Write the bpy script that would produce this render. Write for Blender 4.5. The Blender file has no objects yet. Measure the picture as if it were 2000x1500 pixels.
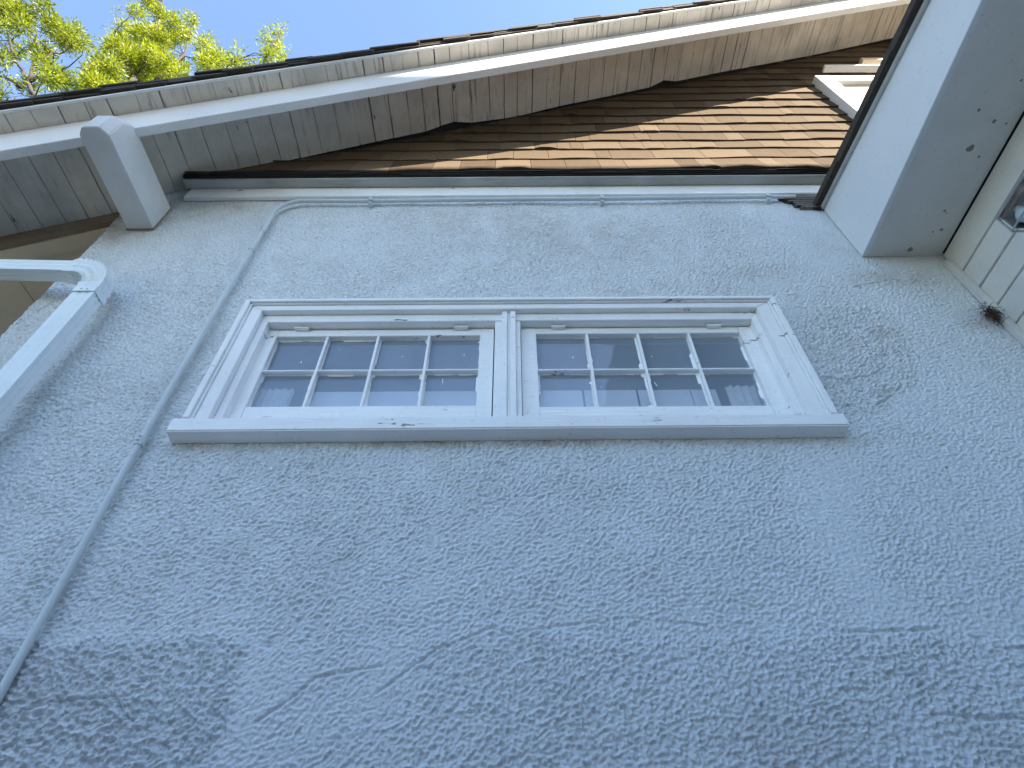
import bpy, math, random
import numpy as np
from mathutils import Vector, Matrix

# ------------------------------------------------------------------ camera, world, sun, exposure
FPX = 1150.0                                   # focal length in pixels of a 2000 px wide frame
sc = bpy.context.scene
ROT = ((0.99998, 0.006516, 0.001914), (0.006025, -0.721048, -0.692859), (-0.003135, 0.692855, -0.721070))
cam = bpy.data.cameras.new('camera')
cam.sensor_width = 36.0
cam.lens = 36.0 * FPX / 2000.0
cam.clip_start = 0.02
cam.clip_end = 2000
camo = bpy.data.objects.new('camera', cam)
sc.collection.objects.link(camo)
camo.matrix_world = Matrix(ROT).to_4x4()
sc.camera = camo
sc.render.resolution_x, sc.render.resolution_y = 1024, 768

SQ, SR = 1.28, 1.50                             # sun: right/front ratio, up/front ratio
SUN = Vector((SQ, -1.0, SR)).normalized()
EL = math.asin(SUN.z)
AZ = math.atan2(SUN.x, SUN.y)
w = bpy.data.worlds.new('World'); sc.world = w; w.use_nodes = True
nt = w.node_tree
sky = nt.nodes.new('ShaderNodeTexSky'); sky.sky_type = 'NISHITA'
sky.sun_disc = False; sky.sun_elevation = EL; sky.sun_rotation = AZ
sky.air_density = 1.0; sky.dust_density = 0.4; sky.ozone_density = 1.3
bg = nt.nodes['Background']; bg.inputs[1].default_value = 0.108
nt.links.new(sky.outputs[0], bg.inputs[0])
sun = bpy.data.lights.new('sun', 'SUN'); sun.energy = 5.0; sun.angle = math.radians(0.5)
sun.color = (1.0, 0.90, 0.76)
suno = bpy.data.objects.new('sun', sun); sc.collection.objects.link(suno)
suno.rotation_euler = SUN.to_track_quat('Z', 'Y').to_euler()
vs = sc.view_settings
vs.view_transform = 'Standard'; vs.look = 'None'; vs.gamma = 1; vs.exposure = 2.2
sc.cycles.max_bounces = 8

R = random.Random(7)
col = sc.collection

# ------------------------------------------------------------------ helpers
def at(px, py, y):
    """the point on the vertical plane y that a pixel of the 2000 px frame looks at"""
    v = Matrix(ROT) @ Vector((px - 1000.0, 750.0 - py, -FPX))
    return v * (y / v.y)

def tag(o, label=None, cat=None, group=None, kind=None):
    if label: o['label'] = label
    if cat: o['category'] = cat
    if group: o['group'] = group
    if kind: o['kind'] = kind
    return o

def empty(name, loc, label, cat, group=None):
    o = bpy.data.objects.new(name, None); col.objects.link(o)
    o.location = loc; o.empty_display_size = 0.1
    return tag(o, label, cat, group)

class MB:
    def __init__(s): s.v = []; s.f = []
    def add(s, vs_, fs):
        b = len(s.v); s.v += [tuple(p) for p in vs_]; s.f += [tuple(b + i for i in f) for f in fs]
    def hexa(s, p):     # 8 points: bottom 0-3, top 4-7
        s.add(p, [(3, 2, 1, 0), (4, 5, 6, 7), (0, 1, 5, 4), (1, 2, 6, 5), (2, 3, 7, 6), (3, 0, 4, 7)])
    def box(s, x0, x1, y0, y1, z0, z1):
        s.hexa([(x0, y0, z0), (x1, y0, z0), (x1, y1, z0), (x0, y1, z0), (x0, y0, z1), (x1, y0, z1), (x1, y1, z1), (x0, y1, z1)])
    def slope(s, x0, x1, y0, y1, c0, c1, sl=0.532):   # slab between z=c0+sl*x and z=c1+sl*x
        s.hexa([(x0, y0, c0 + sl * x0), (x1, y0, c0 + sl * x1), (x1, y1, c0 + sl * x1), (x0, y1, c0 + sl * x0),
                (x0, y0, c1 + sl * x0), (x1, y0, c1 + sl * x1), (x1, y1, c1 + sl * x1), (x0, y1, c1 + sl * x0)])
    def prism(s, poly, y0, y1):          # poly in (x,z), extruded along y
        n = len(poly)
        s.add([(x, y0, z) for x, z in poly] + [(x, y1, z) for x, z in poly],
              [tuple(range(n)), tuple(range(2 * n - 1, n - 1, -1))] + [(i, i + n, (i + 1) % n + n, (i + 1) % n) for i in range(n)])
    def tube(s, pts, r, n=10, cap=True):
        pts = [Vector(p) for p in pts]; rs = r if isinstance(r, (list, tuple)) else [r] * len(pts)
        vv = []; ff = []; up = None
        for i, p in enumerate(pts):
            t = (pts[min(i + 1, len(pts) - 1)] - pts[max(i - 1, 0)]).normalized()
            if up is None:
                up = Vector((0, 0, 1)) if abs(t.z) < .9 else Vector((0, 1, 0))
            a = t.cross(up).normalized(); b = a.cross(t).normalized(); up = b
            for k in range(n):
                q = 2 * math.pi * k / n
                vv.append(p + a * math.cos(q) * rs[i] + b * math.sin(q) * rs[i])
        for i in range(len(pts) - 1):
            for k in range(n):
                ff.append((i * n + k, i * n + (k + 1) % n, (i + 1) * n + (k + 1) % n, (i + 1) * n + k))
        if cap:
            ff.append(tuple(range(n - 1, -1, -1))); ff.append(tuple((len(pts) - 1) * n + k for k in range(n)))
        s.add(vv, ff)
    def build(s, name, mat, parent=None, bevel=0, smooth=False, seg=2):
        me = bpy.data.meshes.new(name); me.from_pydata(s.v, [], s.f); me.update()
        import bmesh
        bm = bmesh.new(); bm.from_mesh(me); bmesh.ops.recalc_face_normals(bm, faces=bm.faces[:])
        if bevel:
            bmesh.ops.bevel(bm, geom=bm.edges[:], offset=bevel, segments=seg, affect='EDGES', clamp_overlap=True)
        bm.to_mesh(me); bm.free()
        me.materials.append(mat)
        o = bpy.data.objects.new(name, me); col.objects.link(o)
        if smooth: me.shade_smooth()
        if parent:
            o.parent = parent
            o.matrix_parent_inverse = Matrix.Translation(parent.matrix_basis.translation).inverted() if parent.parent is None else Matrix()
        return o

def child_fix(o, parent):
    o.parent = parent

# ------------------------------------------------------------------ materials
def newmat(name):
    m = bpy.data.materials.new(name); m.use_nodes = True
    return m, m.node_tree, m.node_tree.nodes['Principled BSDF']

def N(t, kind, **kw):
    n = t.nodes.new(kind)
    for k, v_ in kw.items():
        if k.startswith('i_'): n.inputs[k[2:].replace('_', ' ')].default_value = v_
        elif k.startswith('n_'): n.inputs[int(k[2:])].default_value = v_
        else: setattr(n, k, v_)
    return n

def ramp(t, src, a, b, ca=(0, 0, 0, 1), cb=(1, 1, 1, 1)):
    r = t.nodes.new('ShaderNodeValToRGB')
    r.color_ramp.elements[0].position = a; r.color_ramp.elements[1].position = b
    r.color_ramp.elements[0].color = ca; r.color_ramp.elements[1].color = cb
    t.links.new(src, r.inputs[0]); return r

def mixc(t, fac, a, b, blend='MIX'):
    m = t.nodes.new('ShaderNodeMix'); m.data_type = 'RGBA'; m.blend_type = blend
    for s_, x in ((0, fac), (6, a), (7, b)):
        if isinstance(x, (int, float)): m.inputs[s_].default_value = x
        elif isinstance(x, tuple): m.inputs[s_].default_value = x
        else: t.links.new(x, m.inputs[s_])
    return m.outputs[2]

def noise(t, scale, vec=(1, 1, 1), detail=4, rough=.55, loc=(0, 0, 0), dist=0):
    tc = t.nodes.new('ShaderNodeTexCoord'); mp = t.nodes.new('ShaderNodeMapping')
    mp.inputs['Scale'].default_value = vec; mp.inputs['Location'].default_value = loc
    t.links.new(tc.outputs['Object'], mp.inputs[0])
    n = t.nodes.new('ShaderNodeTexNoise'); n.inputs['Scale'].default_value = scale
    n.inputs['Detail'].default_value = detail; n.inputs['Roughness'].default_value = rough
    n.inputs['Distortion'].default_value = dist
    t.links.new(mp.outputs[0], n.inputs['Vector']); return n.outputs['Fac']

def paint(name, c=(.74, .74, .72), peel=.0, grain=(1, 1, 1), dirt=.25, rough=.55, bump=.25, under=(.16, .13, .10), gscale=30, streak=0.0):
    m, t, p = newmat(name)
    c4 = (*c, 1)
    d = ramp(t, noise(t, 3.5, detail=6), .35, .75)
    cc = mixc(t, d.outputs[0], c4, tuple(x * (1 - dirt) for x in c) + (1,))
    d2 = ramp(t, noise(t, 60, detail=3), .62, .72)
    cc = mixc(t, mixc(t, d2.outputs[0], (0, 0, 0, 1), (.35, .35, .35, 1)), cc, tuple(x * .55 for x in c) + (1,))
    g = noise(t, gscale, grain, detail=7, rough=.65)
    h = g
    if streak:
        s_ = ramp(t, noise(t, gscale * .6, grain, detail=5, rough=.7, loc=(3, 1, 7)), .55, .60)
        big = ramp(t, noise(t, 2.2, (1, 1, 1), detail=3, loc=(5, 2, 1)), .36, .56)
        sm = mixc(t, big.outputs[0], (0, 0, 0, 1), s_.outputs[0])
        cc = mixc(t, mixc(t, streak, (0, 0, 0, 1), sm), cc, (*under, 1))
    if peel:
        pm = ramp(t, noise(t, gscale * .45, tuple(.4 + .6 * q for q in grain), detail=8, rough=.7, loc=(9, 4, 2)), 1 - peel - .015, 1 - peel + .015)
        cc = mixc(t, pm.outputs[0], cc, (*under, 1))
    t.links.new(cc, p.inputs['Base Color'])
    p.inputs['Roughness'].default_value = rough
    p.inputs['Specular IOR Level'].default_value = .35
    b = t.nodes.new('ShaderNodeBump'); b.inputs['Strength'].default_value = bump; b.inputs['Distance'].default_value = .004
    t.links.new(h, b.inputs['Height']); t.links.new(b.outputs[0], p.inputs['Normal'])
    return m

def plain(name, c, rough=.6, metal=0, var=.2, scale=12, bump=.1):
    m, t, p = newmat(name)
    n = noise(t, scale, detail=5)
    cc = mixc(t, n, tuple(x * (1 - var) for x in c) + (1,), tuple(min(1, x * (1 + var)) for x in c) + (1,))
    t.links.new(cc, p.inputs['Base Color'])
    p.inputs['Roughness'].default_value = rough; p.inputs['Metallic'].default_value = metal
    b = t.nodes.new('ShaderNodeBump'); b.inputs['Strength'].default_value = bump; b.inputs['Distance'].default_value = .003
    t.links.new(n, b.inputs['Height']); t.links.new(b.outputs[0], p.inputs['Normal'])
    return m

def stain_and_shade(t, cc, spots, colour):
    """brown stains, plus shade painted under the sill: soft ellipses (x, z, rx, rz, amount) broken up by noise, in the wall's own plane"""
    tc = t.nodes.new('ShaderNodeTexCoord'); sp = t.nodes.new('ShaderNodeSeparateXYZ')
    t.links.new(tc.outputs['Object'], sp.inputs[0])
    nz = noise(t, 9, detail=8, rough=.65)
    nr = ramp(t, nz, .35, .72)
    def math_(op, a, b=None):
        n = t.nodes.new('ShaderNodeMath'); n.operation = op
        for i, x in enumerate((a, b)):
            if x is None: continue
            if isinstance(x, (int, float)): n.inputs[i].default_value = x
            else: t.links.new(x, n.inputs[i])
        return n.outputs[0]
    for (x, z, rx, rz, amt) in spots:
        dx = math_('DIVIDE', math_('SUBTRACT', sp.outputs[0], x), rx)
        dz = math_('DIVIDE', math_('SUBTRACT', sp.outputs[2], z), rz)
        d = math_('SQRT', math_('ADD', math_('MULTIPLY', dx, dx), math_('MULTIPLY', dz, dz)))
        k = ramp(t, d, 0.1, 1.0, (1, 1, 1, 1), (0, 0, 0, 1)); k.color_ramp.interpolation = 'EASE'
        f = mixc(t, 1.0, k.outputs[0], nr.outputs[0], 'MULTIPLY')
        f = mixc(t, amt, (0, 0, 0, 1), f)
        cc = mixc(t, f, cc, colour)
    return cc

def stucco_mat():
    m, t, p = newmat('painted_stucco')
    a = ramp(t, noise(t, 1.6, detail=5), .35, .7)
    cc = mixc(t, a.outputs[0], (.745, .805, .84, 1), (.685, .74, .775, 1))
    rn = ramp(t, noise(t, 14, (1, 1, .09), detail=6, rough=.6, loc=(2, 0, 3)), .52, .75)
    rl = ramp(t, noise(t, 1.1, detail=3, loc=(7, 0, 1)), .42, .62)
    cc = mixc(t, mixc(t, .22, (0, 0, 0, 1), mixc(t, 1.0, rn.outputs[0], rl.outputs[0], 'MULTIPLY')), cc, (.42, .42, .38, 1))
    f = ramp(t, noise(t, 140, detail=4, rough=.7), .25, .55)
    cc = mixc(t, f.outputs[0], (.44, .49, .53, 1), cc)
    cc = stain_and_shade(t, cc, [(-.25, 2.8, .6, .22, .55), (.35, 2.62, .7, .3, .35), (-1.98, 2.76, .26, .28, 1.0), (-1.6, 2.95, .6, .25, .6), (-2.0, 2.3, .15, .3, .4), (1.6, 2.55, .3, .3, .3),
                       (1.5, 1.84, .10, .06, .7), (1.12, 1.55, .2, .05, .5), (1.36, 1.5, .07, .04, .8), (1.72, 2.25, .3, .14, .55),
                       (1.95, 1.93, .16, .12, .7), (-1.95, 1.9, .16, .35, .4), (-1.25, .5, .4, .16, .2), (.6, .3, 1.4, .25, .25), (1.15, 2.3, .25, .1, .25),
                       (.0, 3.12, 2.2, .05, .8), (0, 1.285, 1.6, .045, .9), (-1.0, 1.27, .3, .05, .7)], (.30, .24, .17, 1))  # thin bands under the sill: grime plus a painted-in shade line
    sp = ramp(t, noise(t, 22, detail=2, loc=(4, 4, 4)), .76, .79)
    cc = mixc(t, mixc(t, sp.outputs[0], (0, 0, 0, 1), (.7, .7, .7, 1)), cc, (.14, .12, .10, 1))
    t.links.new(cc, p.inputs['Base Color'])
    p.inputs['Roughness'].default_value = .8; p.inputs['Specular IOR Level'].default_value = .25
    n1 = noise(t, 125, detail=6, rough=.72)
    b = t.nodes.new('ShaderNodeBump'); b.inputs['Strength'].default_value = .9; b.inputs['Distance'].default_value = .005
    t.links.new(n1, b.inputs['Height']); t.links.new(b.outputs[0], p.inputs['Normal'])
    return m

def shingle_mat():
    m, t, p = newmat('cedar_shingle')
    oi = t.nodes.new('ShaderNodeAttribute'); oi.attribute_name = 'tone'
    g = noise(t, 26, (1, 1, .12), detail=8, rough=.7)
    cc = mixc(t, oi.outputs['Fac'], (.070, .049, .030, 1), (.165, .124, .080, 1))
    cc = mixc(t, ramp(t, g, .3, .75).outputs[0], mixc(t, .45, cc, (.12, .08, .05, 1)), cc)
    sp = ramp(t, noise(t, 90, detail=4), .55, .62)
    cc = mixc(t, mixc(t, .35, (0, 0, 0, 1), sp.outputs[0]), cc, (.14, .10, .07, 1))
    t.links.new(cc, p.inputs['Base Color']); p.inputs['Roughness'].default_value = .95; p.inputs['Specular IOR Level'].default_value = .08
    b = t.nodes.new('ShaderNodeBump'); b.inputs['Strength'].default_value = .5; b.inputs['Distance'].default_value = .004
    t.links.new(g, b.inputs['Height']); t.links.new(b.outputs[0], p.inputs['Normal'])
    return m

def glass_mat():
    m = bpy.data.materials.new('old_window_glass'); m.use_nodes = True; t = m.node_tree
    t.nodes.clear()
    out = t.nodes.new('ShaderNodeOutputMaterial')
    tr = t.nodes.new('ShaderNodeBsdfTransparent'); tr.inputs[0].default_value = (.94, .96, .98, 1)
    gl = t.nodes.new('ShaderNodeBsdfGlossy'); gl.inputs['Roughness'].default_value = .02; gl.inputs[0].default_value = (.95, .97, 1, 1)
    df = t.nodes.new('ShaderNodeBsdfDiffuse'); df.inputs[0].default_value = (.52, .64, .78, 1)
    b = t.nodes.new('ShaderNodeBump'); b.inputs['Strength'].default_value = .12; b.inputs['Distance'].default_value = .01
    t.links.new(noise(t, 5, detail=2), b.inputs['Height']); t.links.new(b.outputs[0], gl.inputs['Normal'])
    m1 = t.nodes.new('ShaderNodeMixShader'); m2 = t.nodes.new('ShaderNodeMixShader')
    dm = ramp(t, noise(t, 7, (1, 1, .5), detail=5), .4, .8, (.20, .20, .20, 1), (.28, .28, .28, 1))
    t.links.new(dm.outputs[0], m1.inputs[0]); t.links.new(tr.outputs[0], m1.inputs[1]); t.links.new(df.outputs[0], m1.inputs[2])
    m2.inputs[0].default_value = .05
    t.links.new(m1.outputs[0], m2.inputs[1]); t.links.new(gl.outputs[0], m2.inputs[2])
    t.links.new(m2.outputs[0], out.inputs[0])
    return m

def leaf_mat(name, a, b_):
    m = bpy.data.materials.new(name); m.use_nodes = True; t = m.node_tree
    p = t.nodes['Principled BSDF']; out = t.nodes['Material Output']
    at_ = t.nodes.new('ShaderNodeAttribute'); at_.attribute_name = 'tone'
    cc = mixc(t, at_.outputs['Fac'], (*a, 1), (*b_, 1))
    t.links.new(cc, p.inputs['Base Color']); p.inputs['Roughness'].default_value = .45
    tl = t.nodes.new('ShaderNodeBsdfTranslucent'); t.links.new(mixc(t, .3, cc, (.25, .36, .01, 1)), tl.inputs[0])
    mx = t.nodes.new('ShaderNodeMixShader'); mx.inputs[0].default_value = .5
    t.links.new(p.outputs[0], mx.inputs[1]); t.links.new(tl.outputs[0], mx.inputs[2]); t.links.new(mx.outputs[0], out.inputs[0])
    return m

M = {}
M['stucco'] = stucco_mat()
M['window'] = paint('window_paint', (.87, .90, .91), peel=.345, grain=(.2, 1, 2.6), dirt=.12, bump=.8, gscale=26)
M['sash'] = paint('sash_paint', (.87, .90, .91), peel=.345, grain=(.2, 1, 2.6), dirt=.10, bump=.8, gscale=26)
M['soffit'] = paint('soffit_paint', (.76, .70, .61), peel=.33, grain=(2.4, .16, 1), dirt=.35, bump=.5, gscale=26, streak=.45, under=(.07, .06, .05))
M['barge'] = paint('barge_paint', (.78, .78, .76), peel=.22, grain=(.2, 1, 1.5), dirt=.12, bump=.3)
M['bracket'] = paint('bracket_paint', (.68, .69, .68), peel=.24, grain=(1, .3, 1), dirt=.2, bump=.35)
M['wing'] = paint('wing_paint', (.72, .76, .78), dirt=.06, bump=.06, peel=.2, grain=(1, .3, 1))
M['wing_soffit'] = paint('wing_soffit_paint', (.70, .71, .69), dirt=.15, bump=.08, grain=(1, .3, 1))
M['siding'] = paint('siding_paint', (.68, .69, .66), dirt=.15, bump=.10, grain=(1, .3, 1))
M['frieze'] = paint('frieze_paint', (.48, .50, .48), peel=.26, grain=(.2, 1, 1), dirt=.35, bump=.4, streak=.2)
M['porch'] = paint('tan_paint', (.80, .68, .49), dirt=.15, bump=.1)
M['brown'] = plain('stained_board', (.26, .20, .14), .85, var=.4)
M['conduit'] = paint('conduit_paint', (.56, .63, .65), dirt=.1, bump=.08, rough=.45)
M['gutter'] = paint('downspout_paint', (.76, .84, .86), dirt=.08, bump=.05, rough=.38)
M['shingle'] = shingle_mat()
M['dark'] = plain('weathered_black_board', (.02, .018, .016), .9, var=.4)
M['roof'] = plain('asphalt_roof', (.055, .045, .036), .9, var=.5, scale=40, bump=.4)
M['glass'] = glass_mat()
M['room'] = plain('room_plaster', (.62, .62, .6), .9, var=.05)
M['curtain'] = plain('curtain_cloth', (.88, .89, .9), .9, var=.05)
M['metal'] = plain('lamp_metal', (.16, .15, .14), .4, .8, var=.2)
M['copper'] = plain('copper_edge', (.45, .22, .12), .35, .9, var=.2)
M['bark'] = plain('bark', (.05, .035, .028), .9, var=.4, scale=20, bump=.6)
M['nest'] = plain('dry_debris', (.07, .04, .025), .95, var=.5, scale=60)
M['ground'] = plain('dark_paving', (.08, .078, .07), .9, var=.25, scale=2.5)
M['neighbour'] = paint('neighbour_stucco', (.24, .25, .25), dirt=.15)
M['leaf'] = leaf_mat('leaf_bright', (.08, .13, .008), (.44, .44, .014))
M['leaf_dark'] = leaf_mat('leaf_deep', (.04, .075, .006), (.34, .36, .012))

# ------------------------------------------------------------------ ground
g = MB(); g.add([(-400, -400, -1.6), (400, -400, -1.6), (400, 400, -1.6), (-400, 400, -1.6)], [(0, 1, 2, 3)])
tag(g.build('ground', M['ground']), kind='structure')
M['path'] = plain('bounce_paving', (.45, .42, .36), .9, var=.15, scale=4)
g = MB(); g.add([(-7.6, -7, -1.59), (-2.3, -7, -1.59), (-2.3, 1.2, -1.59), (-7.6, 1.2, -1.59)], [(0, 1, 2, 3)])  # unseen pale slab added to bounce warm light onto porch and soffit
tag(g.build('path', M['path']), kind='structure')

# ------------------------------------------------------------------ the house
house = empty('house', (0, 1.5, -1.6), 'white stucco house with peeling window, shingled gable and wide plank-lined eave', 'house')
WALL = 1.5
SL, ZD = .532, 4.14                              # roof slope, height of the deck's underside at x=0

# --- noise for the stucco relief
def perlin(x, z, f, seed, ang=0.0, stretch=1.0):
    ca, sa = math.cos(ang), math.sin(ang)
    u = (x * ca + z * sa) * f / stretch + 513.3; v = (-x * sa + z * ca) * f + 717.7
    r = np.random.RandomState(seed); T = r.rand(256, 256) * 2 * np.pi
    i = np.floor(u).astype(int); j = np.floor(v).astype(int); fu = u - i; fv = v - j
    def gr(a, b, du, dv):
        th = T[a & 255, b & 255]; return np.cos(th) * du + np.sin(th) * dv
    s = fu * fu * fu * (fu * (fu * 6 - 15) + 10); q = fv * fv * fv * (fv * (fv * 6 - 15) + 10)
    n0 = gr(i, j, fu, fv) * (1 - s) + gr(i + 1, j, fu - 1, fv) * s
    n1 = gr(i, j + 1, fu, fv - 1) * (1 - s) + gr(i + 1, j + 1, fu - 1, fv - 1) * s
    return (n0 * (1 - q) + n1 * q) * 1.5

def sstep(a, b, x):
    t = np.clip((x - a) / (b - a), 0, 1); return t * t * (3 - 2 * t)

def seg_dist(x, z, pts):
    d = np.full(x.shape, 9.0)
    for (x0, z0), (x1, z1) in zip(pts[:-1], pts[1:]):
        L = (x1 - x0) ** 2 + (z1 - z0) ** 2
        t = np.clip(((x - x0) * (x1 - x0) + (z - z0) * (z1 - z0)) / L, 0, 1)
        d = np.minimum(d, np.hypot(x - x0 - t * (x1 - x0), z - z0 - t * (z1 - z0)))
    return d

def relief(x, z):
    wx = x + .008 * perlin(x, z, 6, 1); wz = z + .008 * perlin(x, z, 6, 2)
    base = 1 - np.abs(perlin(wx, wz, 60, 3, .45, 1.7)) * 1.6          # worm-like trowel texture
    mid = perlin(wx, wz, 72, 4, .3, 1.25)
    fine = perlin(x, z, 165, 5)
    coarse = perlin(wx, wz, 80, 6)
    blob = np.clip(perlin(wx, wz, 92, 7, .2, 1.2) * 1.3 - .15, 0, 1)
    pit = np.clip(perlin(wx, wz, 52, 8) - .28, 0, 1)
    big = perlin(x, z, 1.3, 9); big2 = perlin(x, z, 3.1, 10)
    edge = .025 * perlin(x, z, 5, 11) + .012 * perlin(x, z, 19, 12)
    low = 1 - sstep(.60, .66, z + edge)                                # rough old render along the bottom
    lowl = low * (1 - sstep(-.70, -.66, x + edge))                     # coarser patch at the left
    smooth1 = sstep(-.70, -.64, x + edge) * (1 - sstep(-.45, -.2, x + big2 * .1)) * low
    ang = np.hypot((x - 1.32 - (z - 1.72) * .35) / .26, (z - 1.72) / .33) + edge * 6
    patch = 1 - sstep(.82, 1.05, ang)
    strip = (1 - sstep(.03, .20, np.abs(x - .98 + edge * 4 + .08 * big2))) * sstep(.64, .68, z) * (1 - sstep(1.15, 1.3, z))
    right = sstep(1.0, 1.2, x + edge) * (1 - patch)
    top = sstep(1.95, 2.6, z + big * .2)
    plaster = sstep(1.28, 1.34, x + edge + (z - 2.6) * .35) * sstep(2.15, 2.3, z)
    amp = 1.0 + .30 * big2 + .30 * perlin(x, z, 9, 44)
    amp = amp * (1 - .15 * top) * (1 - .6 * strip) * (1 - .3 * smooth1) * (1 - .6 * plaster) * (1 - .3 * right)
    dense = perlin(wx, wz, 108, 14, .35, 1.35)
    h = amp * (.0006 * base + .0058 * dense + .0018 * mid + .0017 * fine)
    rough = np.clip(low * (.95 + .5 * big2) + .9 * lowl - .6 * smooth1, 0, 1.8) + 1.15 * patch + .35 * right
    h += rough * (.0068 * blob + .0030 * coarse + .0014 * fine - .014 * pit)
    h += .003 * big2 + .003 * big
    h += .004 * low + .003 * lowl                                       # the old render stands proud
    h += .003 * plaster
    h -= .004 * patch * sstep(.5, .7, perlin(x, z, 7, 21))
    ln = perlin(x, z, 14, 15) * .006
    for pts, dp in (([(-.60, .44), (-.53, .49), (-.48, .54), (-.40, .553), (-.33, .56)], .004),
                    ([(-.33, .50), (-.2, .60), (-.06, .655), (0.0, .64), (.05, .59)], .004), ([(0, .645), (.15, .665), (.3, .68), (.5, .66)], .003),
                    ([(.82, .645), (.97, .643), (1.08, .65)], .005), ([(1.2, .60), (1.6, .60), (1.9, .62)], .004),
                    ([(.95, .45), (1.05, .44), (1.3, .44)], .005), ([(.87, .42), (.86, .36), (.85, .25)], .002), ([(.62, .43), (.7, .42), (.85, .425)], .003),
                    ([(1.14, 1.59), (1.22, 1.575), (1.32, 1.59), (1.40, 1.64)], .006), ([(1.29, 1.45), (1.34, 1.48), (1.42, 1.54)], .007),
                    ([(1.2, 2.02), (1.3, 2.0), (1.42, 2.02)], .003), ([(-1.9, 1.35), (-1.75, 1.5), (-1.62, 1.52)], .004),
                    ([(-1.78, 1.08), (-1.72, 1.3), (-1.6, 1.44), (-1.45, 1.5)], .004), ([(-2.06, 1.95), (-1.99, 2.1), (-1.93, 2.16)], .006),
                    ([(-1.3, .40), (-1.1, .48), (-.95, .50), (-.88, .44)], .007), ([(-.72, .60), (-.69, .5), (-.66, .42)], .005),
                    ([(1.25, 2.3), (1.32, 2.5), (1.28, 2.7), (1.3, 2.9)], .004), ([(1.5, 2.16), (1.7, 2.22), (1.86, 2.2)], .003)):
        d = seg_dist(x + ln, z + ln, pts)
        h -= dp * 1.5 * np.exp(-(d / .0035) ** 2)
        h += dp * .35 * np.exp(-((d - .009) / .006) ** 2)
    for (px_, pz_, rr, dp) in ((1.18, 1.265, .010, .012), (1.33, 1.49, .02, .010), (1.37, 1.51, .016, .012), (1.5, 1.83, .03, .005), (-1.37, 1.03, .01, .008),
                               (.02, .60, .011, .012), (-.62, .62, .012, .01), (-1.62, 1.72, .008, .01), (-1.22, 1.9, .008, .006), (.86, .60, .012, .008)):
        h -= dp * np.exp(-(np.hypot((x - px_), (z - pz_) * .7) / rr) ** 2)
    for (px_, pz_) in ((1.12, .99),):
        h += .006 * np.exp(-(np.hypot(x - px_, z - pz_) / .02) ** 2)
    return h

OX0, OX1, OZ0, OZ1 = -1.045, 1.015, 1.355, 1.98
def stucco_wall():
    st = .0023
    xs = np.arange(-2.104, 2.06, st)
    zs = np.concatenate([np.arange(-1.65, .02, .05), np.arange(.02, 3.17, st)])
    X, Z = np.meshgrid(xs, zs)
    H = relief(X, Z)
    H[Z < .02] *= .3
    jag = .010 * perlin(Z, Z * 0 + 3.3, 9, 30) + .006 * perlin(Z, Z * 0 + 1.3, 33, 31) - .012
    X2 = X + np.clip(1 - (X + 2.104) / .05, 0, 1) * np.clip(-jag, 0, .03)
    Hy = H - .03 * np.clip(1 - (X + 2.104) / .03, 0, 1) ** 2
    V = np.stack([X2, WALL + .002 - Hy, Z], -1).reshape(-1, 3)
    nx, nz = len(xs), len(zs)
    i = np.arange(nz - 1)[:, None] * nx + np.arange(nx - 1)[None, :]
    xc = X[:-1, :-1] + st / 2; zc = (Z[:-1, :-1] + Z[1:, :-1]) / 2
    keep = ~((xc > OX0) & (xc < OX1) & (zc > OZ0) & (zc < OZ1)) & (zc < ZD + SL * xc + .03)
    i = i[keep]
    F = np.stack([i, i + 1, i + nx + 1, i + nx], -1).astype(np.int32)
    me = bpy.data.meshes.new('stucco_wall')
    me.vertices.add(len(V)); me.vertices.foreach_set('co', V.astype(np.float32).ravel())
    me.loops.add(F.size); me.loops.foreach_set('vertex_index', F.ravel())
    me.polygons.add(len(F)); me.polygons.foreach_set('loop_start', np.arange(0, F.size, 4, dtype=np.int32))
    me.polygons.foreach_set('loop_total', np.full(len(F), 4, dtype=np.int32))
    me.update(calc_edges=True); me.validate(); me.shade_smooth()
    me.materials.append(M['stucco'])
    o = bpy.data.objects.new('stucco_wall', me); col.objects.link(o); o.parent = house
    o.matrix_parent_inverse = Matrix.Translation(house.location).inverted()
stucco_wall()
s = MB(); s.box(-2.10, -1.98, 1.545, 7.0, -1.6, 3.0); s.build('side_wall', M['stucco'], house)

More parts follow.
